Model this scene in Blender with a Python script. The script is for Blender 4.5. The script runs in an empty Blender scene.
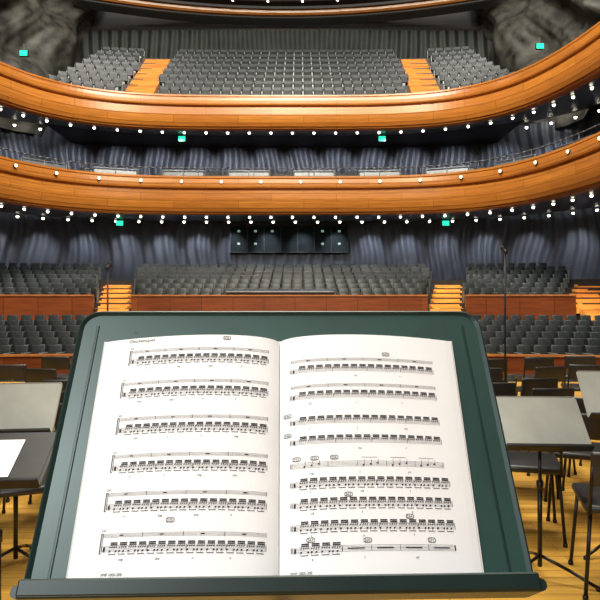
import bpy, bmesh, math, random
from mathutils import Vector, Matrix, Euler
from mathutils import noise as NZ
random.seed(7)
S=bpy.context.scene
COL=S.collection
CX=.85
YAW0=math.atan(.03)
def nx_(x,y): return x+CX-.03*y      # stage things were measured from a centred axis
# ------------------------------------------------------------ materials
def newmat(name):
    m=bpy.data.materials.new(name); m.use_nodes=True
    nt=m.node_tree; b=nt.nodes.get('Principled BSDF'); return m,nt,b
def mat(name,col,rough=.5,metal=0,var=.15,scale=8,bump=0,emis=None,estr=0,coat=0,spec=None):
    m,nt,b=newmat(name)
    n=nt.nodes.new('ShaderNodeTexNoise'); n.inputs['Scale'].default_value=scale; n.inputs['Detail'].default_value=4
    tc=nt.nodes.new('ShaderNodeTexCoord'); nt.links.new(tc.outputs['Object'],n.inputs['Vector'])
    r=nt.nodes.new('ShaderNodeValToRGB')
    r.color_ramp.elements[0].position=.3; r.color_ramp.elements[1].position=.7
    r.color_ramp.elements[0].color=[c*(1-var) for c in col]+[1]
    r.color_ramp.elements[1].color=[min(1,c*(1+var)) for c in col]+[1]
    nt.links.new(n.outputs['Fac'],r.inputs['Fac']); nt.links.new(r.outputs['Color'],b.inputs['Base Color'])
    b.inputs['Roughness'].default_value=rough; b.inputs['Metallic'].default_value=metal
    if spec is not None: b.inputs['Specular IOR Level'].default_value=spec
    if coat: b.inputs['Coat Weight'].default_value=coat
    if bump:
        bp=nt.nodes.new('ShaderNodeBump'); bp.inputs['Strength'].default_value=bump
        nt.links.new(n.outputs['Fac'],bp.inputs['Height']); nt.links.new(bp.outputs['Normal'],b.inputs['Normal'])
    if emis:
        b.inputs['Emission Color'].default_value=list(emis)+[1]; b.inputs['Emission Strength'].default_value=estr
    return m
def planks(name,c1,c2,mortar,bw,rh,axes='uv',rough=.35,ms=.012,grain=18):
    m,nt,b=newmat(name)
    tc=nt.nodes.new('ShaderNodeTexCoord')
    if axes=='uv': vec=tc.outputs['UV']
    else:
        sp=nt.nodes.new('ShaderNodeSeparateXYZ'); nt.links.new(tc.outputs['Object'],sp.inputs[0])
        cb=nt.nodes.new('ShaderNodeCombineXYZ')
        nt.links.new(sp.outputs[axes[0].upper()],cb.inputs[0]); nt.links.new(sp.outputs[axes[1].upper()],cb.inputs[1]); vec=cb.outputs[0]
    br=nt.nodes.new('ShaderNodeTexBrick'); nt.links.new(vec,br.inputs['Vector'])
    br.inputs['Scale'].default_value=1; br.inputs['Brick Width'].default_value=bw; br.inputs['Row Height'].default_value=rh
    br.inputs['Mortar Size'].default_value=ms; br.inputs['Color1'].default_value=list(c1)+[1]; br.inputs['Color2'].default_value=list(c2)+[1]
    br.inputs['Mortar'].default_value=list(mortar)+[1]
    mp=nt.nodes.new('ShaderNodeMapping'); nt.links.new(vec,mp.inputs[0]); mp.inputs['Scale'].default_value=(.6,grain,1)
    n=nt.nodes.new('ShaderNodeTexNoise'); n.inputs['Scale'].default_value=1.5; n.inputs['Detail'].default_value=5; nt.links.new(mp.outputs[0],n.inputs['Vector'])
    mr=nt.nodes.new('ShaderNodeMapRange'); mr.inputs['To Min'].default_value=.35; mr.inputs['To Max'].default_value=1.55
    nt.links.new(n.outputs['Fac'],mr.inputs['Value'])
    mx=nt.nodes.new('ShaderNodeVectorMath'); mx.operation='SCALE'
    nt.links.new(br.outputs['Color'],mx.inputs[0]); nt.links.new(mr.outputs[0],mx.inputs['Scale'])
    nt.links.new(mx.outputs[0],b.inputs['Base Color']); b.inputs['Roughness'].default_value=rough
    return m
M_fascia=planks('fascia_wood',(.43,.160,.024),(.36,.125,.020),(.18,.06,.011),2.9,.33,'uv',.30,.010)
M_lowwall=planks('low_wall_wood',(.22,.056,.017),(.17,.042,.013),(.06,.017,.007),1.3,1.6,'xz',.3,.012,6)
M_cap=mat('cap_wood',(.42,.15,.04),.35,0,.2,5)
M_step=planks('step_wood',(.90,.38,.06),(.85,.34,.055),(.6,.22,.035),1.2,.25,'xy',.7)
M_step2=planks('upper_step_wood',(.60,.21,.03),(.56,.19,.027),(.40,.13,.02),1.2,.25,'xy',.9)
M_stage=planks('stage_wood',(.62,.36,.07),(.52,.285,.05),(.32,.15,.03),1.6,.09,'xy',.25,.003,8)
M_terrace=mat('terrace_floor',(.018,.011,.009),.6,0,.3,3)
M_soffit=mat('soffit_plaster',(.018,.014,.012),.35,0,.2,2)
M_pleat=mat('pleated_panel',(.030,.037,.054),.5,0,.3,1.2,spec=.4)
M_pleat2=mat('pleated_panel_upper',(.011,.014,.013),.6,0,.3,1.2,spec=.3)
M_sculpt=mat('sculpted_plaster',(.032,.031,.026),.6,0,.8,1.6,.6,spec=.3)
M_wall=mat('dark_wall',(.012,.012,.012),.6)
M_ceil=mat('ceiling_dark',(.02,.012,.01),.7)
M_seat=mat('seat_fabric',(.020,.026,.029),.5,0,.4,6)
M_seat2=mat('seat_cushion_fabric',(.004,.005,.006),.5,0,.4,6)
M_seatf=mat('seat_frame',(.15,.17,.17),.4,.3)
M_lamp=mat('lamp_glow',(1,1,.95),.5,0,0,1,0,(1,.93,.74),8)
M_highlight=mat('warm_highlight_glow',(1,.9,.7),.5,0,0,1,0,(1,.88,.6),5)  # glow for the imitated highlights on the balcony front
M_lampd=mat('dim_lamp_glow',(.2,.25,.2),.5,0,0,1,0,(.6,1,.75),.3)
M_lamph=mat('lamp_housing',(.02,.02,.02),.4,.5)
M_bframe=mat('booth_frame',(.03,.034,.038),.8,0,.15,8,spec=.1)
M_green=mat('green_glow',(.0,.3,.15),.5,0,0,1,0,(.02,.85,.45),1.5)
M_metal=mat('rail_metal',(.12,.13,.14),.4,.6)
M_frame=mat('guard_frame_metal',(.20,.22,.24),.4,.6)
M_black=mat('black_plastic',(.014,.016,.018),.4,0,.2,10)
M_blackm=mat('black_metal',(.02,.02,.022),.35,.6,.2,10)
M_desk=mat('green_desk_metal',(.020,.057,.049),.42,.1,.22,6)
M_deskedge=mat('green_desk_edge',(.010,.030,.027),.42,.2,.2,8)
M_ledge=mat('dark_green_ledge',(.006,.020,.018),.42,.2,.2,8)
M_deskg=mat('sheen_grey_desk_metal',(.27,.28,.26),.3,.2,.12,5)  # light grey base colour paints in the grazing sheen on the tilted desks
M_paper=mat('paper',(.865,.87,.865),.7,0,.012,30)
M_ink=mat('ink',(.014,.013,.014),.8,0,.1,30)
M_cover=mat('book_cover',(.6,.59,.57),.6)
M_glass=mat('dark_glass',(.010,.014,.016),.9,0,.3,2,spec=.05)
M_wallw=planks('stage_wall_wood',(.35,.14,.05),(.28,.1,.035),(.05,.02,.01),3,.8,'xz',.4)
# ------------------------------------------------------------ mesh builder
class MB:
    def __init__(s): s.v=[];s.f=[];s.m=[];s.uv=[]
    def add(s,vs,fs,mi=0,M=None):
        o=len(s.v)
        for p in vs:
            p=Vector(p)
            if M is not None: p=M@p
            s.v.append(p[:])
        for f in fs: s.f.append([i+o for i in f]); s.m.append(mi)
    def box(s,c,sz,mi=0,bev=0,rot=(0,0,0),seg=1):
        M=Matrix.Translation(c)@Euler(rot).to_matrix().to_4x4()
        bm=bmesh.new(); bmesh.ops.create_cube(bm,size=1,matrix=Matrix.Diagonal((sz[0],sz[1],sz[2],1)))
        if bev: bmesh.ops.bevel(bm,geom=bm.edges[:],offset=bev,segments=seg,profile=.5,affect='EDGES')
        bm.verts.index_update()
        s.add([v.co.copy() for v in bm.verts],[[v.index for v in f.verts] for f in bm.faces],mi,M); bm.free()
    def cyl(s,p0,p1,r,n=10,mi=0,r2=None):
        p0=Vector(p0);p1=Vector(p1);d=(p1-p0).normalized()
        a=Vector((1,0,0)) if abs(d.x)<.9 else Vector((0,1,0))
        u=d.cross(a).normalized();w=d.cross(u); r2=r if r2 is None else r2
        vs=[]
        for (p,rr) in ((p0,r),(p1,r2)):
            for i in range(n):
                t=2*math.pi*i/n; vs.append(p+u*math.cos(t)*rr+w*math.sin(t)*rr)
        fs=[[i,(i+1)%n,n+(i+1)%n,n+i] for i in range(n)]+[list(range(n))[::-1],list(range(n,2*n))]
        s.add(vs,fs,mi)
    def mesh(s,name,mats,smooth=False,uvs=None):
        me=bpy.data.meshes.new(name); me.from_pydata([tuple(v) for v in s.v],[],s.f)
        for m in mats: me.materials.append(m)
        for p,mi in zip(me.polygons,s.m): p.material_index=mi; p.use_smooth=smooth
        if uvs:
            l=me.uv_layers.new(name='UVMap')
            for p in me.polygons:
                for li in p.loop_indices: l.data[li].uv=uvs[me.loops[li].vertex_index]
        bm=bmesh.new(); bm.from_mesh(me); bmesh.ops.recalc_face_normals(bm,faces=bm.faces[:]); bm.to_mesh(me); bm.free()
        me.update(); return me
def obj(name,me,parent=None,label=None,cat=None,group=None,kind=None,loc=None,rot=None):
    o=bpy.data.objects.new(name,me); COL.objects.link(o)
    if loc is not None: o.location=loc
    if rot is not None: o.rotation_euler=rot
    if parent: o.parent=parent
    if label: o['label']=label
    if cat: o['category']=cat
    if group: o['group']=group
    if kind: o['kind']=kind
    return o
def light(kind,loc,energy,color=(1,1,1),size=.1,target=None,spot=None,blend=.6,size_y=None):
    l=bpy.data.lights.new(kind.lower()+'_light',kind); l.energy=energy; l.color=color
    if kind=='AREA':
        l.size=size
        if size_y: l.shape='RECTANGLE'; l.size_y=size_y
    else: l.shadow_soft_size=size
    if spot: l.spot_size=spot; l.spot_blend=blend
    o=bpy.data.objects.new(l.name,l); COL.objects.link(o); o.location=loc
    if target is not None: o.rotation_euler=(Vector(target)-Vector(loc)).to_track_quat('-Z','Y').to_euler()
    return o
# ------------------------------------------------------------ balcony plan curve
A0,B0,Y0,NN=11.2,15.0,12.0,4
AL=.7
def cy(x,off):
    a=A0+off+(AL if x<0 else 0);b=B0+off; r=min(1,abs(x/a)); return Y0+b*(1-r**NN)**(1/NN)
def curve(off,step=None,n=160,xmax=None):
    a=A0+off;b=B0+off; P=[]
    K=1600
    for i in range(K+1):
        t=math.pi*i/K; c=math.cos(t); s_=math.sin(t)
        aa=a+(AL if c>0 else 0)
        P.append((-math.copysign(abs(c)**(2/NN),c)*aa, Y0+b*abs(s_)**(2/NN)))
    if xmax: P=[p for p in P if abs(p[0])<=xmax]
    L=[0]
    for i in range(1,len(P)): L.append(L[-1]+math.dist(P[i],P[i-1]))
    T=L[-1]; mid=L[min(range(len(P)),key=lambda i:abs(P[i][0]))]
    if step:
        n=int(T/step); n0=int(mid/step); ds=[mid+(k+.5)*step for k in range(-n0,int((T-mid)/step))]; ds=[d for d in ds if 0<=d<=T]
    else: ds=[T*k/n for k in range(n+1)]
    out=[];j=0
    for d in ds:
        while j<len(L)-2 and L[j+1]<d: j+=1
        f=(d-L[j])/max(1e-9,L[j+1]-L[j])
        x=P[j][0]+(P[j+1][0]-P[j][0])*f; y=P[j][1]+(P[j+1][1]-P[j][1])*f
        a0=P[max(0,j-3)];a1=P[min(len(P)-1,j+4)]
        tx,ty=a1[0]-a0[0],a1[1]-a0[1]; q=math.hypot(tx,ty) or 1
        out.append((x,y,-ty/q,tx/q,d))   # outward normal
    return out
def sweep(name,prof,mats,closed=True,smooth=False,n=160,**k):
    C=curve(0,n=n); mb=MB(); uvs=[]; m=len(prof)
    pl=[0]
    for i in range(1,m): pl.append(pl[-1]+math.dist(prof[i],prof[i-1]))
    for (x,y,nx,ny,d) in C:
        for j,(o,z) in enumerate(prof):
            mb.v.append((x+nx*o,y+ny*o,z)); uvs.append((d,pl[j]))
    for i in range(len(C)-1):
        for j in range(m if closed else m-1):
            j2=(j+1)%m
            mb.f.append([i*m+j,i*m+j2,(i+1)*m+j2,(i+1)*m+j]); mb.m.append(0)
    if closed:
        mb.f.append(list(range(m))); mb.m.append(0); o=(len(C)-1)*m; mb.f.append(list(range(o,o+m))); mb.m.append(0)
    return obj(name,mb.mesh(name,mats,smooth,uvs),**k)
SEATS=[] # (x,y,z,yaw)
def balcony(z0,z1,soff,deck,label,rowz,xmax,rail):
    e=obj('balcony',None,label=label,cat='balcony'); h=z1-z0
    prof=[(.25,z0),(-.02,z0),(-.10,z0+.02*h),(-.12,z0+.06*h),(-.20,z0+.07*h),(-.29,z0+.17*h),(-.35,z0+.28*h),(-.39,z0+.40*h),(-.40,z0+.60*h),(-.26,z0+.62*h),(-.26,z0+.66*h),(-.42,z0+.68*h),(-.45,z0+.72*h),(-.46,z0+.81*h),(-.45,z0+.90*h),(-.41,z0+.92*h),(-.34,z0+.93*h),(-.40,z0+.945*h),(-.40,z0+.99*h),(-.37,z1),(.05,z1),(.1,z1-.05),(.1,z0+.5*h),(.25,z0+.3*h)]
    sweep('fascia',prof,[M_fascia],parent=e)
    sweep('soffit',[(.25,z0+.02)]+soff+[(soff[-1][0],soff[-1][1]+.08),(.25,z0+.12)],[M_soffit],parent=e)
    sweep('deck',deck+[(deck[-1][0],deck[-1][1]-.1),(deck[0][0],deck[0][1]-.1)],[M_terrace],parent=e)
    if rail:
        mb=MB(); C=curve(0,n=150); zt=z1+rail
        for i in range(len(C)-1):
            a=C[i];b=C[i+1]
            mb.cyl((a[0],a[1],zt),(b[0],b[1],zt),.025,6)
            if i%8==0: mb.cyl((a[0],a[1],z1-.01),(a[0],a[1],zt),.018,6)
        obj('handrail',mb.mesh('handrail',[M_metal],True),parent=e)
    xs=[-xmax+2*xmax*i/80 for i in range(81)]
    mb=MB()
    zb=deck[0][1]-.05
    for i,z in enumerate(rowz):
        o0=.75+i; o1=o0+1.0
        b0=len(mb.v)
        for x in xs:
            ya=cy(x,o0);yb=cy(x,o1)
            mb.v+= [(x,ya,zb),(x,ya,z),(x,yb,z),(x,yb,zb)]
        for k in range(80):
            for j in range(4):
                j2=(j+1)%4; mb.f.append([b0+k*4+j,b0+k*4+j2,b0+k*4+4+j2,b0+k*4+4+j]); mb.m.append(0)
        for q in (0,80): mb.f.append([b0+q*4+j for j in range(4)]); mb.m.append(0)
        for (x,y,nx,ny,d) in curve(o0+.45,step=.50,xmax=xmax-.3):
            if 6.02+.09*i<abs(x)<7.72+.09*i: continue
            SEATS.append((x,y,z,math.atan2(-nx,ny)))
    obj('seating_steps',mb.mesh('seating_steps',[M_terrace]),parent=e)
    return e
b1=balcony(5.33,7.0,[(3,5.5),(6.3,5.85)],[(.1,6.1),(3,6.4),(6.0,6.9)],"curved honey-wood balcony with metal handrail above the stalls",[6.45,6.8,7.15],10.5,.42)
ROW2=[10.4+.68*i for i in range(9)]
b2=balcony(9.15,10.6,[(3,9.75),(6.0,10.45)],[(.1,10.0),(3,10.35),(5.5,10.8)],"curved honey-wood upper balcony with steep seating",ROW2,11.4,0)
mb=MB()
for z in (0,.4): mb.cyl((-.95,0,z),(.95,0,z),.028,8)
for x in (-.95,0,.95): mb.cyl((x,0,-.6),(x,0,.4),.022,8)
mb.box((0,.03,.2),(1.8,.02,.26))
mgf=mb.mesh('guard_frame',[M_frame])
for (x,y,nx,ny,d) in curve(.55,step=3.0):
    if y<19 : continue
    obj('guard_frame',mgf,label="short grey metal guard frame behind the balcony front",cat='guard rail',group='balcony guard frames',loc=(x,y,7.02),rot=(0,0,math.atan2(-nx,ny)))
def step_aisle(boxes,label,grp='wooden aisle stairs',m=M_step):
    mb=MB()
    for (x,w,y,z,dy,h) in boxes: mb.box((x,y+dy/2,z-h/2),(w,dy,h))
    obj('aisle_stairs',mb.mesh('aisle_stairs',[m]),label=label,cat='stairs',group=grp)
for sx in (-1,1):
    pts=[]
    for i,z in enumerate(ROW2[:8]):
        ya=cy(6.9,.75+i)
        for k in range(5):
            x=(6.85+.09*(i+k/5))*sx
            pts.append((x,1.45,ya-.02+k*.2,z+.012+.136*k,.22,.25))
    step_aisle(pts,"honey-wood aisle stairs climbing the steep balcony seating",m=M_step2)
# ------------------------------------------------------------ pleated walls
def pleat(name,off,z0,z1,m,amp=.05,per=.6,ph=0):
    C=curve(off,step=.06); nz=20; mb=MB()
    for (x,y,nx,ny,d) in C:
        for k in range(nz+1):
            z=z0+(z1-z0)*k/nz
            w=math.sin(2*math.pi*d/per+1.6*math.sin(z*1.5+d*.45+ph)+.8*math.sin(d*.9+z*.7))
            mb.v.append((x+nx*amp*w,y+ny*amp*w,z))
    for i in range(len(C)-1):
        for k in range(nz):
            a=i*(nz+1)+k; mb.f.append([a,a+1,a+nz+2,a+nz+1]); mb.m.append(0)
    return obj(name,mb.mesh(name,[m],True),kind='structure')
pleat('wall_back',6.6,2.3,6.1,M_pleat)
pleat('wall_back.001',6.2,6.7,10.7,M_pleat,ph=2)
def flatpleat(name,x0,x1,y,z0,z1,m):
    n=int((x1-x0)/.07);nz=10;mb=MB()
    for i in range(n+1):
        x=x0+(x1-x0)*i/n
        for k in range(nz+1):
            z=z0+(z1-z0)*k/nz
            mb.v.append((x,y-.07*math.sin(2*math.pi*x/.6+.9*math.sin(z*1.5+x*.5)),z))
    for i in range(n):
        for k in range(nz):
            a=i*(nz+1)+k; mb.f.append([a,a+1,a+nz+2,a+nz+1]); mb.m.append(0)
    obj(name,mb.mesh(name,[m],True),kind='structure')
flatpleat('wall_back.002',-13,13,36.95,10.5,18.1,M_pleat2)
# sculpted side walls
for sx,nm in ((-1,'wall_left'),(1,'wall_right')):
    P=[(12.2,36.9),(12.8,34.5),(13.6,31.5),(14.4,28.5),(15.1,25),(15.8,20),(16.4,14),(16.6,8)]
    D=[]
    for i in range(len(P)-1):
        a,b=P[i],P[i+1];n=int(math.dist(a,b)/.12)
        for k in range(n):
            f=k/n; D.append((a[0]+(b[0]-a[0])*f,a[1]+(b[1]-a[1])*f))
    mb=MB(); nz=100
    for i,(x,y) in enumerate(D):
        s_=i*.12
        for k in range(nz+1):
            z=10.2+11.6*k/nz
            ph=s_*1.0+z*.75+1.5*math.sin(z*.6+s_*.35)
            big=.75*math.sin(ph)+.45*math.sin(ph*1.9+1.2*math.sin(z*.9))+.55*math.sin(z*1.4-s_*.6)
            rib=.05*math.sin(ph*9)+.28*NZ.noise(Vector((s_*.8,z*.8,sx*2)))
            q=big*.7+rib
            mb.v.append((sx*(x-q*.8-.3),y-q*.35,z))
    for i in range(len(D)-1):
        for k in range(nz):
            a=i*(nz+1)+k; mb.f.append([a,a+1,a+nz+2,a+nz+1]); mb.m.append(0)
    obj(nm,mb.mesh(nm,[M_sculpt],True),kind='structure')
def sbox(name,c,sz,m,**k):
    mb=MB(); mb.box(c,sz); return obj(name,mb.mesh(name,[m]),**k)
sbox('wall_left.001',(-18.8,15.5,10),(.3,43.5,24),M_wallw,kind='structure')
sbox('wall_right.001',(18.8,15.5,10),(.3,43.5,24),M_wallw,kind='structure')
sbox('wall_back.003',(0,37.3,10),(37.6,.3,24),M_wall,kind='structure')
sbox('wall_front',(0,-6.2,10),(37.6,.3,24),M_wallw,kind='structure')
sbox('ceiling',(0,15.5,22.1),(37.6,43.6,.3),M_ceil,kind='structure')
def arcband(name,zc,h,yy,rr,m,dep=.9):
    mb=MB(); uvs=[]; n=60
    prof=[(0,-h/2),(-.12,-h*.3),(-.15,0),(-.12,h*.3),(0,h/2),(dep,h/2),(dep,-h/2)]
    for k in range(n+1):
        x=-12.0+24.0*k/n
        for (o,z) in prof: mb.v.append((x,yy-x*x/(2*rr)+o,zc+z)); uvs.append((x,z+1))
    q=len(prof)
    for k in range(n):
        for j in range(q):
            j2=(j+1)%q; mb.f.append([k*q+j,k*q+j2,(k+1)*q+j2,(k+1)*q+j]); mb.m.append(0)
    obj(name,mb.mesh('trim',[m],False,uvs),kind='structure')
arcband('trim_1',18.74,.38,35.9,30,M_fascia)
arcband('trim_2',18.40,.10,36.0,30,M_metal)
arcband('trim_3',18.98,.5,34.6,30,M_ceil,.6)
# ------------------------------------------------------------ floors
sbox('floor',(0,2.5,-.75),(28,17,1.5),M_stage,kind='structure')
sbox('floor.001',(0,15.5,-1.55),(36,9.2,.3),M_terrace,kind='structure')
R=60
def ay(x,y): return y-x*x/(2*R)
def terr(name,rows,x1,ystart,yend_last):
    mb=MB();n=40
    for i,(y,z) in enumerate(rows):
        y2=rows[i+1][0] if i+1<len(rows) else yend_last
        b=len(mb.v)
        for k in range(n+1):
            x=-x1+2*x1*k/n
            mb.v+=[(x,ay(x,y),-1.6),(x,ay(x,y),z),(x,ay(x,y2),z),(x,ay(x,y2),-1.6)]
        for k in range(n):
            for j in range(4):
                j2=(j+1)%4; mb.f.append([b+k*4+j,b+k*4+j2,b+k*4+4+j2,b+k*4+4+j]); mb.m.append(0)
        for q in (0,n): mb.f.append([b+q*4+j for j in range(4)]); mb.m.append(0)
    obj(name,mb.mesh(name,[M_terrace]),kind='structure')
low=[(18.2+i,-.76+.163*i) for i in range(6)]
up=[(25.25+i,1.15+.23*i) for i in range(7)]
terr('floor.002',low,18.3,18.2,25.1)
terr('floor.003',up,18.3,25.25,36)
def rowseats(y,z,xmax,gaps=()):
    n=int(2*xmax/.50)
    for k in range(n):
        x=(k-(n-1)/2)*.50
        yy=ay(x,y)
        if any(a*yy-.26<abs(x)<b*yy+.26 for a,b in gaps): continue
        if cy(x,6.0)<yy+.3 : continue
        SEATS.append((x,yy,z,math.atan2(x/R,1)))
for i in range(3): rowseats(14.6+i,-1.4,13)
for (y,z) in low: rowseats(y+.55,z,14.5)
for (y,z) in up: rowseats(y+.55,z,16.6,((.252,.302),(.487,.54)))
def lowwall(x0,x1,y,z0,z1,label):
    n=max(2,int((x1-x0)/.5)); mb=MB()
    def prism(dy0,dy1,za,zb,mi):
        b=len(mb.v)
        for k in range(n+1):
            x=x0+(x1-x0)*k/n; yy=ay(x,y)
            mb.v+=[(x,yy+dy0,za),(x,yy+dy0,zb),(x,yy+dy1,zb),(x,yy+dy1,za)]
        for k in range(n):
            for j in range(4):
                j2=(j+1)%4; mb.f.append([b+k*4+j,b+k*4+j2,b+k*4+4+j2,b+k*4+4+j]); mb.m.append(mi)
        for q in (0,n): mb.f.append([b+q*4+j for j in range(4)]); mb.m.append(mi)
    prism(-.07,.07,z0,z1-.06,0)
    me=mb.mesh('low_wall',[M_lowwall]); e=obj('low_wall',me,label=label,cat='low wall',group='panelled low walls')
    mb=MB(); prism(-.1,.1,z1-.06,z1,0); obj('wall_cap',mb.mesh('wall_cap',[M_cap]),parent=e,label='lighter wooden capping')
lowwall(-17,17,18.1,-1.4,-.10,"reddish-brown panelled low wall in front of the stalls seats")
for a,b in ((-17,-13.7),(-11.85,-7.65),(-6.12,6.12),(7.65,11.85),(13.7,17)):
    lowwall(a,b,25.15,.05,1.72,"reddish-brown panelled low wall before the raised stalls")
for q0,q1 in ((.252,.302),(.487,.540)):
  for sx in (-1,1):
    pts=[]
    qm=(q0+q1)/2
    xc=qm*24.7; o=ay(xc,0); w=(q1-q0)*25
    for i in range(14): pts.append((sx*xc,w,23.15+.15*i+o,.06+.078*(i+1)-.02,.16,.3))
    for i,(y,z) in enumerate(up[:5]):
        x=qm*(y+o+.5)
        for k in range(3): pts.append((sx*x,w*.98,y+o+.02+k*.333,z+.012+.077*k,.345,.2))
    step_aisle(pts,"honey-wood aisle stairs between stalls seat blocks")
# ------------------------------------------------------------ auditorium seats
def seat_parts():
    f=MB(); f.box((0,.12,.17),(.1,.14,.34)); 
    for sx in (-1,1):
        f.box((sx*.235,.08,.31),(.02,.2,.62)); f.box((sx*.231,.03,.635),(.032,.36,.04),0,.012)
    b=MB(); b.box((0,.20,.62),(.436,.08,.50),0,.03,(math.radians(-9),0,0),2)
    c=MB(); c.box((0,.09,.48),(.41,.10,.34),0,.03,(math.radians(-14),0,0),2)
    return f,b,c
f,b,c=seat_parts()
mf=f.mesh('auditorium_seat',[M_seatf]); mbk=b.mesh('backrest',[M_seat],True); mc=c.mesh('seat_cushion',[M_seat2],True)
def hidden(x,y,z):
    px=300+600*(x-CX)/y; py=300-600*(z+.7-1.5)/y
    if px<-15 or px>615: return True
    if py>318 and (82-(py-312)*.2)<px<(480+(py-312)*.2): return True
    return False
vis=[s for s in SEATS if not hidden(*s[:3])]
vis.sort(key=lambda s:s[1]); near=set(vis[:300])
LBL="dark slate-grey upholstered folding auditorium seat with grey armrests"
base=None
for s in SEATS:
    if s not in near: continue
    if base is None:
        base=obj('auditorium_seat',mf,label=LBL,cat='seat',group='auditorium seats',loc=s[:3],rot=(0,0,s[3]))
        kb=obj('backrest',mbk,parent=base); kc=obj('seat_cushion',mc,parent=base)
    else:
        o=base.copy(); COL.objects.link(o); o.location=s[:3]; o.rotation_euler=(0,0,s[3])
        for k in (kb,kc):
            q=k.copy(); q.parent=o; COL.objects.link(q)
V=[];F=[];MI=[]
tmpl=[(f,0),(b,1),(c,2)]
for s in SEATS:
    if s in near: continue
    M=Matrix.Translation(s[:3])@Matrix.Rotation(s[3],4,'Z')
    for t,mi in tmpl:
        o=len(V); V+=[(M@Vector(p))[:] for p in t.v]; F+=[[i+o for i in q] for q in t.f]; MI+=[mi]*len(t.f)
me=bpy.data.meshes.new('auditorium_seats'); me.from_pydata(V,[],F)
for m in (M_seatf,M_seat,M_seat2): me.materials.append(m)
me.polygons.foreach_set('material_index',MI); me.update()
obj('auditorium_seat_rows',me,label="tiered rows of dark slate-grey folding auditorium seats",cat='seats',group='auditorium seats',kind='stuff')
# ------------------------------------------------------------ lamps (shallow round fittings) and glowing highlight discs
mb=MB(); mb.cyl((0,0,.03),(0,0,.06),.10,12,0); mb.cyl((0,0,-.06),(0,0,.04),.055,12,1,.085)
ml=mb.mesh('ceiling_downlight',[M_lamph,M_lamp],True)
def lamp(x,y,z,grp,sc=1):
    o=obj('ceiling_downlight',ml,label="small round glowing downlight set in dark soffit",cat='ceiling light',group=grp,loc=(x,y,z)); o.scale=(sc,)*3
def soffz(pts,o):
    for (a,za),(b_,zb) in zip(pts[:-1],pts[1:]):
        if a<=o<=b_: return za+(zb-za)*(o-a)/(b_-a)
SO1=[(.25,5.35),(3,5.5),(6.3,5.85)]; SO2=[(.25,9.17),(3,9.75),(6.0,10.45)]
for so,offs,g in ((SO1,(.9,5.4),'lower soffit downlights'),(SO2,(.8,5.1),'upper soffit downlights')):
    for k,of in enumerate(offs):
        for i,(x,y,nx,ny,d) in enumerate(curve(of,step=(1.0,1.2)[k])):
            if y<15 or abs(x-CX)/y>.53: continue
            lamp(x,y,soffz(so,of)-.05,g,(.75,.9)[k])
for i in range(12):
    x=(i-5.5)*2.0; lamp(x,34.5-x*x/60,18.66,'gallery downlights',.7)
mb=MB(); mb.cyl((0,.06,0),(0,-.02,0),.07,12,0); mb.cyl((0,-.02,0),(0,-.05,0),.06,12,1,.04)  # emissive discs stand in for downlight reflections along the balcony front
mw=mb.mesh('balcony_highlight',[M_metal,M_highlight],True)
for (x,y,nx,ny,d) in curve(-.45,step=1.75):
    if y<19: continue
    obj('balcony_highlight',mw,label="small glowing disc imitating a reflected highlight on the wooden balcony front",cat='lamp',group='balcony front highlights',loc=(x-nx*.04,y-ny*.04,6.72),rot=(0,0,math.atan2(-nx,ny)))
# exit signs
mb=MB(); mb.box((0,0,0),(.40,.1,.30),0,.02); mb.cyl((0,0,.14),(0,0,.42),.02,6)
me0=mb.mesh('exit_sign',[M_lamph]); mb=MB(); mb.box((0,-.055,0),(.34,.02,.24),0,.004); mg=mb.mesh('sign_face',[M_green])
for (x,y,z) in ((-4.95,29.5,9.42),(4.88,29.5,9.42),(-8.3,30.5,5.4),(8.25,30.5,5.4),(-11.8,27.5,12.8),(12.2,28.4,13.5)):
    e=obj('exit_sign',me0,label="small green glowing exit sign",cat='exit sign',group='green exit signs',loc=(x,y,z)); obj('sign_face',mg,parent=e,label='glowing green face')
# control booth window in the back wall
mb=MB(); X0,X1,ZA,ZB,YY=-3.0,3.5,4.15,5.6,33.3
for z in (ZA,ZB): mb.box(((X0+X1)/2,YY,z),(X1-X0+.1,.12,.06))
for k in range(8): mb.box((X0+(X1-X0)*k/7,YY,(ZA+ZB)/2),(.05,.12,ZB-ZA))
e=obj('window_1',mb.mesh('window_1',[M_bframe]),kind='structure')
mb=MB(); mb.box(((X0+X1)/2,YY+.05,(ZA+ZB)/2),(X1-X0,.03,ZB-ZA)); obj('glass',mb.mesh('glass',[M_glass]),parent=e)
mb=MB()
mb.box((0,0,0),(.15,.04,.12),0,.02)
mwl=mb.mesh('booth_lamp',[M_lampd])
for k in range(14):
    if k in (2,3,4,10,11): continue
    obj('booth_lamp',mwl,label="small square dim lamp in the control booth window",cat='lamp',group='booth lamps',loc=(X0+.45+(k%7)*.93,YY-.0,4.62+.7*(k//7)))
mb=MB(); mb.box((0,0,.72),(4.6,.6,.12),0,.03,(math.radians(10),0,0)); mb.box((0,.1,.34),(4.4,.4,.68)); 
e=obj('mixing_console',mb.mesh('mixing_console',[M_metal]),label="long grey mixing console behind the low wall",cat='mixing console',loc=(0,25.6,1.15))
mb=MB()
for i in range(24): mb.box((-2.1+i*.18,-.05,.79),(.04,.3,.03),0,0,(math.radians(10),0,0))
obj('faders',mb.mesh('faders',[M_frame]),parent=e)
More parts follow.
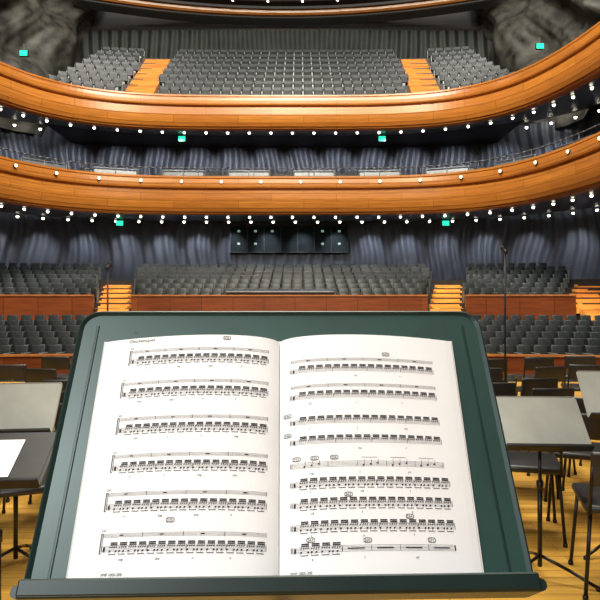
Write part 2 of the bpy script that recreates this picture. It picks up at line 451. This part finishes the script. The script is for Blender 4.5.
# ------------------------------------------------------------ music stands
W=.2595; L=.333
def desk_mesh(m1,m2):
    mb=MB()
    def outline(inset):
        r=.026-inset;pts=[]
        w=W-inset
        pts+=[(-w,0+inset*.2),(w,0+inset*.2)]
        for k in range(7):
            t=math.pi/2*k/6; pts.append((w-r+r*math.cos(t),L-inset-r+r*math.sin(t)))
        for k in range(7):
            t=math.pi/2+math.pi/2*k/6; pts.append((-w+r+r*math.cos(t),L-inset-r+r*math.sin(t)))
        return pts
    o=outline(0);i_=outline(.002); n=len(o)
    vs=[(x,y,-.003) for x,y in o]+[(x,y,.002) for x,y in o]+[(x,y,.003) for x,y in i_]+[(x,y,0) for x,y in outline(.006)]
    fs=[list(range(n))[::-1]]
    for a in range(3):
        for k in range(n): fs.append([a*n+k,a*n+(k+1)%n,(a+1)*n+(k+1)%n,(a+1)*n+k])
    mb.add(vs,fs,1)
    mb.f.append([3*n+k for k in range(n)]); mb.m.append(0)
    return mb.mesh('desk',[m1,m2])
def rib_mesh(m,sx):
    mb=MB(); mb.box((sx*(W-.024),L/2-.006,.0004),(.0032,L-.03,.0016),0,.0006)
    return mb.mesh('desk_fold',[m])
def ledge_mesh(m):
    mb=MB(); w=.249
    mb.box((0,-.008,.019),(2*w,.004,.046),0,.0015)
    mb.box((0,-.0008,.041),(2*w,.016,.004),0,.0018)
    for sx in (-1,1): mb.cyl((sx*w,-.004,.0),(sx*w,-.004,.041),.006,10)
    return mb.mesh('ledge',[m])
def music_stand(bx,by,bz,th,yaw,deskm,edgem,label,lm_=None,sx_=1):
    bx=nx_(bx,by)
    Rz=Matrix.Rotation(yaw,4,'Z')
    ang=math.radians(th)
    piv=Vector((0,math.cos(ang)*.15+math.sin(ang)*.03,math.sin(ang)*.15-math.cos(ang)*.03))
    basepos=Vector((bx,by,bz))+Rz@Vector((0,piv.y,0)); basepos.z=0
    e=obj('music_stand',None,label=label,cat='music stand',loc=basepos,rot=(0,0,yaw))
    dl=Vector((0,-piv.y,bz))
    for me,nm in ((desk_mesh(deskm,edgem),'desk'),(rib_mesh(edgem,-1),'desk_fold'),(rib_mesh(edgem,1),'desk_fold'),(ledge_mesh(lm_ or M_blackm),'ledge')):
        q=obj(nm,me,parent=e,loc=dl,rot=(ang,0,0)); q.scale=(sx_,1,1)
    mb=MB(); top=bz+piv.z
    mb.cyl((0,0,.25),(0,0,top-.04),.0085,12); mb.cyl((0,0,.06),(0,0,top*.62),.0125,14); mb.cyl((0,0,top*.62-.03),(0,0,top*.62+.02),.018,14)
    mb.cyl((-.05,0,top-.02),(.05,0,top-.02),.012,12)
    mb.box((0,-.004,top-.02),(.06,.03,.05),0,.005)
    obj('pole',mb.mesh('pole',[M_blackm],True),parent=e)
    for k in range(3):
        t=math.radians(90+120*k); d=Vector((math.cos(t),math.sin(t),0))
        mb=MB(); mb.cyl(Vector((0,0,.12)),d*.15+Vector((0,0,.07)),.009,8); mb.cyl(d*.15+Vector((0,0,.07)),d*.29+Vector((0,0,.012)),.009,8); mb.cyl(d*.285,d*.285+Vector((0,0,.02)),.012,8)
        obj('leg',mb.mesh('leg',[M_blackm],True),parent=e)
    return e
music_stand(0,.606,1.207,56.4,YAW0,M_desk,M_deskedge,"dark green metal music stand holding an open printed score",M_ledge)
GL="metal music stand with tilted empty desk, sheen painted light grey"
music_stand(1.385,3.12,.725,45,math.radians(-3),M_deskg,M_deskg,GL,None,.88)
music_stand(2.00,3.45,.82,47,math.radians(-8),M_deskg,M_deskg,GL,None,.88)
music_stand(-1.47,3.22,.78,47,math.radians(8),M_deskg,M_deskg,GL,None,.88)
music_stand(-1.22,2.45,.735,28,math.radians(5),M_black,M_blackm,"black music stand with lowered desk holding a white sheet",None,.88)
mb=MB(); mb.box((0,.165,.0045),(.18,.230,.001))
obj('paper_sheet',mb.mesh('paper_sheet',[M_paper]),label="white paper sheet resting on a black music stand",cat='paper sheet',
    loc=Vector((nx_(-1.22,2.45),2.45,.735))+Matrix.Rotation(math.radians(5),4,'Z')@Vector((-.01,0,.001)),rot=Euler((math.radians(28),0,math.radians(5))))
# ------------------------------------------------------------ open score
BP=Vector((nx_(-.002,.606)-.001,.606,1.207)); UU=Vector((0,.553,.833)); NV=Vector((0,-.833,.553))
def hh(u):
    u=max(0,min(1,u)); return .0042+.022*(u**.45)*((1-u)**.9)/.42
SH=.276
def pg(side,u,v,lift=0):
    s=.006+SH*v+ .003*u
    hw=(.2125 if side<0 else .2085)+(.006 if side<0 else .010)*v
    return BP+Vector((side*u*hw,0,0))+UU*s+NV*(hh(u)+lift)
SB=obj('open_score',None,label="open printed percussion score with white pages on green stand",cat='sheet music book',loc=BP+NV*.002,rot=(0,0,YAW0))
inv=Matrix.Translation(-(BP+NV*.002))
def unpar(vs): return [inv@Vector(v) for v in vs]
pages={}
for side in (-1,1):
    mb=MB(); nu=36;nv=4; us=[(i/nu)**1.5 for i in range(nu+1)]
    top=[pg(side,u,j/nv) for u in us for j in range(nv+1)]
    bot=[pg(side,u,j/nv)-NV*(hh(u)-.0035) for u in us for j in range(nv+1)]
    N1=len(top); fs=[]
    for i in range(nu):
        for j in range(nv):
            a=i*(nv+1)+j; fs.append([a,a+1,a+nv+2,a+nv+1]); fs.append([N1+a,N1+a+1,N1+a+nv+2,N1+a+nv+1])
        for j in (0,nv):
            a=i*(nv+1)+j; fs.append([a,a+nv+1,N1+a+nv+1,N1+a])
    for i in (0,nu):
        for j in range(nv):
            a=i*(nv+1)+j; fs.append([a,a+1,N1+a+1,N1+a])
    mb.add(unpar(top+bot),fs)
    me=mb.mesh('page',[M_paper]); 
    pages[side]=obj('page',me,parent=SB)
mb=MB(); cv=[]
for (x,s) in ((-.2145,.005),(.2105,.005),(.2205,.2865),(-.2205,.2865)):
    cv.append(BP+Vector((x,0,0))+UU*s+NV*.0005)
cv+= [p+NV*.0025 for p in cv[:4]]
mb.add(unpar(cv),[[0,1,2,3],[4,5,6,7],[0,1,5,4],[1,2,6,5],[2,3,7,6],[3,0,4,7]])
obj('cover',mb.mesh('cover',[M_cover]),parent=SB)
PWm=.2175;PHm=.276
def V2(v): return ((.012+.288*v)-.0085)/SH   # measured height fraction -> page fraction
class Ink:
    def __init__(s,side): s.side=side; s.mb=MB()
    def P(s,x,y):
        u=(1-x/PWm) if s.side<0 else x/PWm
        return inv@pg(s.side,u,y/PHm,.0004)
    def poly(s,pts):
        o=len(s.mb.v); s.mb.v+=[s.P(*p)[:] for p in pts]; s.mb.f.append(list(range(o,o+len(pts)))); s.mb.m.append(0)
    def rect(s,x0,y0,x1,y1):
        n=max(1,int(abs(x1-x0)/.006))
        for i in range(n):
            a=x0+(x1-x0)*i/n;b=x0+(x1-x0)*(i+1)/n; s.poly([(a,y0),(b,y0),(b,y1),(a,y1)])
    def head(s,x,y,r=.0007):
        s.poly([(x+1.25*r*math.cos(t),y+r*math.sin(t)+.25*r*math.cos(t)) for t in [2*math.pi*k/7 for k in range(7)]])
    def text(s,st,x,y,size):
        cu=bpy.data.curves.new('t','FONT'); cu.body=st; cu.size=size; ob=bpy.data.objects.new('t',cu); COL.objects.link(ob)
        dg=bpy.context.evaluated_depsgraph_get(); dg.update(); me=bpy.data.meshes.new_from_object(ob.evaluated_get(dg))
        o=len(s.mb.v); s.mb.v+=[s.P(x+v.co.x,y+v.co.y)[:] for v in me.vertices]
        for p in me.polygons: s.mb.f.append([i+o for i in p.vertices]); s.mb.m.append(0)
        bpy.data.objects.remove(ob); bpy.data.curves.remove(cu); bpy.data.meshes.remove(me)
    def frame(s,x0,y0,x1,y1,t=.0005):
        cx_,cy_=(x0+x1)/2,(y0+y1)/2; a=(x1-x0)/2; b=(y1-y0)/2; n=20
        def pt(k,dr):
            th=2*math.pi*k/n; c=math.cos(th); q=math.sin(th)
            return (cx_+(a-dr)*math.copysign(abs(c)**.6,c),cy_+(b-dr)*math.copysign(abs(q)**.6,q))
        for k in range(n): s.poly([pt(k,0),pt(k+1,0),pt(k+1,t),pt(k,t)])
    def mark(s,n,x,y):
        s.text(n,x,y,.0042); s.frame(x-.0010,y-.0010,x+.0080,y+.0041,.0006)
    def stave(s,x0,x1,y,gap=.0014,n=5):
        for k in range(n): s.rect(x0,y+k*gap-.00012,x1,y+k*gap+.00012)
        s.rect(x0,y,x0+.0005,y+(n-1)*gap)
    def dense(s,x0,x1,y,bars=4,low=True):
        g=.0014; s.stave(x0,x1,y,g)
        bw=(x1-x0-.008)/bars
        for k in range(3): s.head(x0+.003,y+.0010+.0014*k,.0010)
        for b_ in range(bars):
            bx=x0+.008+b_*bw
            s.rect(bx+bw-.0002,y,bx+bw+.0002,y+4*g)
            gw=bw/4
            for q in range(4):
                gx=bx+q*gw+.0006; nn=4; st=(gw-.0012)/nn
                tp=y+4*g+.0034
                for k in range(nn):
                    hx=gx+k*st+.0006; hy=y+g*3
                    s.head(hx,hy,.0007); s.rect(hx+.0006,hy,hx+.0008,tp)
                s.rect(gx+.0008,tp-.0013,gx+(nn-1)*st+.0016,tp); s.rect(gx+.0008,tp-.0029,gx+(nn-1)*st+.0016,tp-.0018)
                if low:
                    for k in (0,2) if q%2 else (0,3):
                        s.head(gx+.0006+k*st,y+.0004,.0009); s.rect(gx+k*st-.0001,y-.0026,gx+k*st+.0001,y)
                    s.rect(gx,y-.0029,gx+(nn-1)*st+.0006,y-.0022)
    def rests(s,x0,x1,y,bars=4,n=1):
        s.stave(x0,x1,y,.0011,n)
        bw=(x1-x0)/bars
        for b_ in range(bars):
            s.rect(x0+b_*bw+bw-.0002,y-.0006,x0+b_*bw+bw+.0002,y+.0006+.0011*(n-1)); s.rect(x0+(b_+.42)*bw,y+.001,x0+(b_+.52)*bw,y+.0022)
ik=Ink(-1)
for i,v in enumerate((.84,.692,.537,.386,.242,.097)):
    y=V2(v)*PHm-.0045; x0=.037 if i==0 else (.033 if i in (2,3,5) else .032)
    x1=.204
    ik.dense(x0,x1,y,4); ik.rests(x0,x1,y+.0140,4,4)
    ik.rect(x0-.0022,y-.002,x0-.0012,y+.0175); ik.rect(x0-.0022,y+.0169,x0,y+.0177); ik.rect(x0-.0022,y-.002,x0,y-.0012)
    ik.rect(x0-.0002,y,x0+.0003,y+.0170)
    for k in range(4): ik.text(('>','mp','sim.','>')[(k+i)%4],x0+.02+k*.038,y-.0088,.0036)
    ik.text(str(224+i*3),x0-.002,y+.0195,.003)
ik.mark('226',.150,V2(.925)*PHm); ik.mark('235',.100,V2(.178)*PHm)
ik.text('Glockenspiel',.032,V2(.925)*PHm,.0062); ik.text('26',.037,V2(.968)*PHm,.0050)
ik.text('PMP 1005-300',.036,.004,.0038)
ik2=Ink(1)
YS=[]
for i,v in enumerate((.788,.67,.562,.481,.388,.317,.242,.162,.087)):
    y=V2(v)*PHm-.0045; YS.append(y); x0=.014; x1=.188
    if i in(6,7,5): x1=.192
    if i==4:
        ik2.stave(x0,x1,y)
        for b_ in range(5):
            bx=x0+.01+b_*.033
            ik2.rect(bx+.030,y,bx+.0304,y+.0056)
            if b_!=1:
                for k in range(3): ik2.head(bx+.004+k*.008,y+.0012*(k%3+1),.0010); ik2.rect(bx+.0048+k*.008,y+.002,bx+.0051+k*.008,y+.008)
            if b_>1: ik2.rect(bx+.002,y+.0095,bx+.020,y+.0099)
    elif i==8:
        ik2.dense(x0,x0+.052,y,1); ik2.stave(x0+.052,x1,y)
        for b_ in range(4):
            ik2.rect(x0+.052+b_*.031,y,x0+.0524+b_*.031,y+.0056)
            ik2.rect(x0+.058+b_*.031,y+.0022,x0+.076+b_*.031,y+.0034)
        ik2.rect(x1+.0005,y,x1+.002,y+.0056)
    else:
        ik2.dense(x0,x1,y,4,i in (5,6,7))
        if i<2: ik2.rests(x0,x1,y+.0140,4,4)
    for k in range(3): ik2.text(('f','mf','>','f','mp','f','mf','f','p')[(i+k)%9],x0+.02+.055*k,y-.0076,.0034)
    ik2.rect(x0-.0016,y,x0-.0008,y+.0056)
for n,x,i in (('240',.126,0),('246',.006,2),('248',.006,3),('253',.016,4),('255',.036,4),('256',.058,4),('262',.072,6),('264',.138,7),('267',.030,8),('269',.090,8),('271',.160,8)):
    up_=.0215 if i==0 else (.0104 if i not in (4,8) else .0086)
    if n=='267': up_=.0104
    ik2.mark(n,x,YS[i]+up_)
ik2.text('27',.170,V2(.955)*PHm,.005); ik2.text('PMP 1005-300',.012,.004,.0038)
for s_,k in ((-1,ik),(1,ik2)):
    me=bpy.data.meshes.new('printed_notation'); me.from_pydata(k.mb.v,[],k.mb.f); me.materials.append(M_ink); me.update()
    obj('printed_notation',me,parent=pages[s_],label='black printed music staves and notes')
# ------------------------------------------------------------ orchestra chairs
def chair_meshes():
    s_=MB(); s_.box((0,0,.45),(.42,.41,.045),0,.02,(0,0,0),2)
    b_=MB(); b_.box((0,.22,.66),(.38,.03,.18),0,.013,(math.radians(-10),0,0),2)
    f_=MB()
    for sx in (-1,1):
        f_.cyl((sx*.19,.2,.43),(sx*.18,.232,.72),.009,8)
        f_.cyl((sx*.19,-.18,.425),(sx*.19,.2,.425),.009,8)
    f_.cyl((-.19,.0,.425),(.19,0,.425),.009,8)
    return s_.mesh('seat',[M_black],True),b_.mesh('backrest',[M_black],True),f_.mesh('frame',[M_blackm],True)
cs,cb,cf=chair_meshes()
def legm(dx,dy):
    m=MB(); m.cyl((dx*.18,dy*.17,.43),(dx*.21,dy*.21,0.005),.010,8); m.cyl((dx*.21,dy*.21,.0),(dx*.21,dy*.21,.02),.014,8); return m.mesh('leg',[M_blackm],True)
lm=[legm(a,b_) for a in (-1,1) for b_ in (-1,1)]
cparts=[('seat',cs),('backrest',cb),('frame',cf)]+[('leg',m) for m in lm]
base=None
for (x,y,yaw) in ((1.58,3.9,165),(2.08,4.2,160),(1.90,4.75,175),(2.5,4.8,150),(1.78,3.15,165),(2.45,6.0,190),(1.42,4.5,195),(1.95,5.7,180),(1.5,5.2,170),(2.3,5.35,185),(2.95,5.6,170),(1.5,5.95,160),
    (2.3,6.9,170),(3.0,7.0,190),(3.6,7.2,165),(2.7,7.9,180),(3.4,8.1,175),(4.1,8.3,160),
    (-1.72,4.05,190),(-1.52,3.45,200),(-2.2,4.7,170),(-1.70,5.2,185),(-2.5,5.5,170),(-1.62,4.6,175),(-2.1,5.9,190),(-2.6,6.8,170),(-3.2,7.2,190),(-3.0,8.2,180)):
    x=nx_(x,y)
    if base is None:
        base=obj('orchestra_chair',None,label="black orchestra chair with thin metal legs on wooden stage",cat='chair',group='orchestra chairs',loc=(x,y,0),rot=(0,0,math.radians(yaw)))
        kids=[obj(n,m,parent=base) for n,m in cparts]
    else:
        o=base.copy(); COL.objects.link(o); o.location=(x,y,0); o.rotation_euler=(0,0,math.radians(yaw))
        for k in kids:
            q=k.copy(); q.parent=o; COL.objects.link(q)
def mic(x,y,h):
    e=obj('microphone_stand',None,label="thin black microphone stand with microphone on top",cat='microphone stand',group='microphone stands',loc=(nx_(x,y),y,0))
    mb=MB(); mb.cyl((0,0,.02),(0,0,h-.05),.010,8); obj('pole',mb.mesh('pole',[M_blackm],True),parent=e)
    mb=MB(); mb.cyl((0,0,0),(0,0,.03),.14,20); obj('base',mb.mesh('base',[M_blackm]),parent=e)
    mb=MB(); mb.cyl((0,-.04,h-.05),(0,.06,h+.0),.018,10); mb.cyl((0,.06,h),(0,.10,h+.02),.028,10,0,.02); obj('microphone',mb.mesh('microphone',[M_blackm],True),parent=e)
mic(2.38,6.4,2.05); mic(-1.86,6.4,1.88)
# ------------------------------------------------------------ light
w=bpy.data.worlds.new('World'); S.world=w; w.use_nodes=True
w.node_tree.nodes['Background'].inputs[0].default_value=(.6,.65,.7,1); w.node_tree.nodes['Background'].inputs[1].default_value=.12
light('AREA',(0,12,20.5),7000,(1,.94,.84),9,(0,24,5),size_y=5)
light('AREA',(0,5,17),4500,(1,.88,.66),8,(0,27,8),size_y=2)
light('AREA',(-10,25,20.5),1400,(1,.95,.86),3,(-11.5,33,14))
light('AREA',(10,25,20.5),1400,(1,.95,.86),3,(11.5,33,14))
light('AREA',(CX,3,9),600,(1,.93,.78),6,(CX,4,0),size_y=6)
light('AREA',(CX-1.9,-1.6,4.2),172,(.97,.99,1),1.2,(CX,.7,1.3))
for so,of,of2,e1,e2,aim in ((SO1,2.0,5.0,420,420,1.5),(SO2,2.0,3.6,260,520,.75)):
    for (x,y,nx,ny,d) in curve(of,step=3.4):
        if y>17: light('SPOT',(x,y,soffz(so,of)-.15),e1,(1,.95,.85),.02,(x+nx*1.0,y+ny*1.0,soffz(so,of)-2.5),math.radians(150),.8)
    for (x,y,nx,ny,d) in curve(of2,step=1.9):
        if y>18: 
            z=soffz(so,of2)-.1
            light('SPOT',(x,y,z),e2,(.95,.96,1),.02,(x+nx*1.6,y+ny*1.6,z-aim),math.radians(60),1.0)
cam=bpy.data.cameras.new('Camera'); co=bpy.data.objects.new('Camera',cam); COL.objects.link(co)
co.location=(CX,0,1.5); co.rotation_euler=(math.radians(90),0,0); cam.sensor_width=36; cam.lens=36; cam.clip_end=200; cam.clip_start=.05
S.camera=co
S.view_settings.view_transform='Standard'
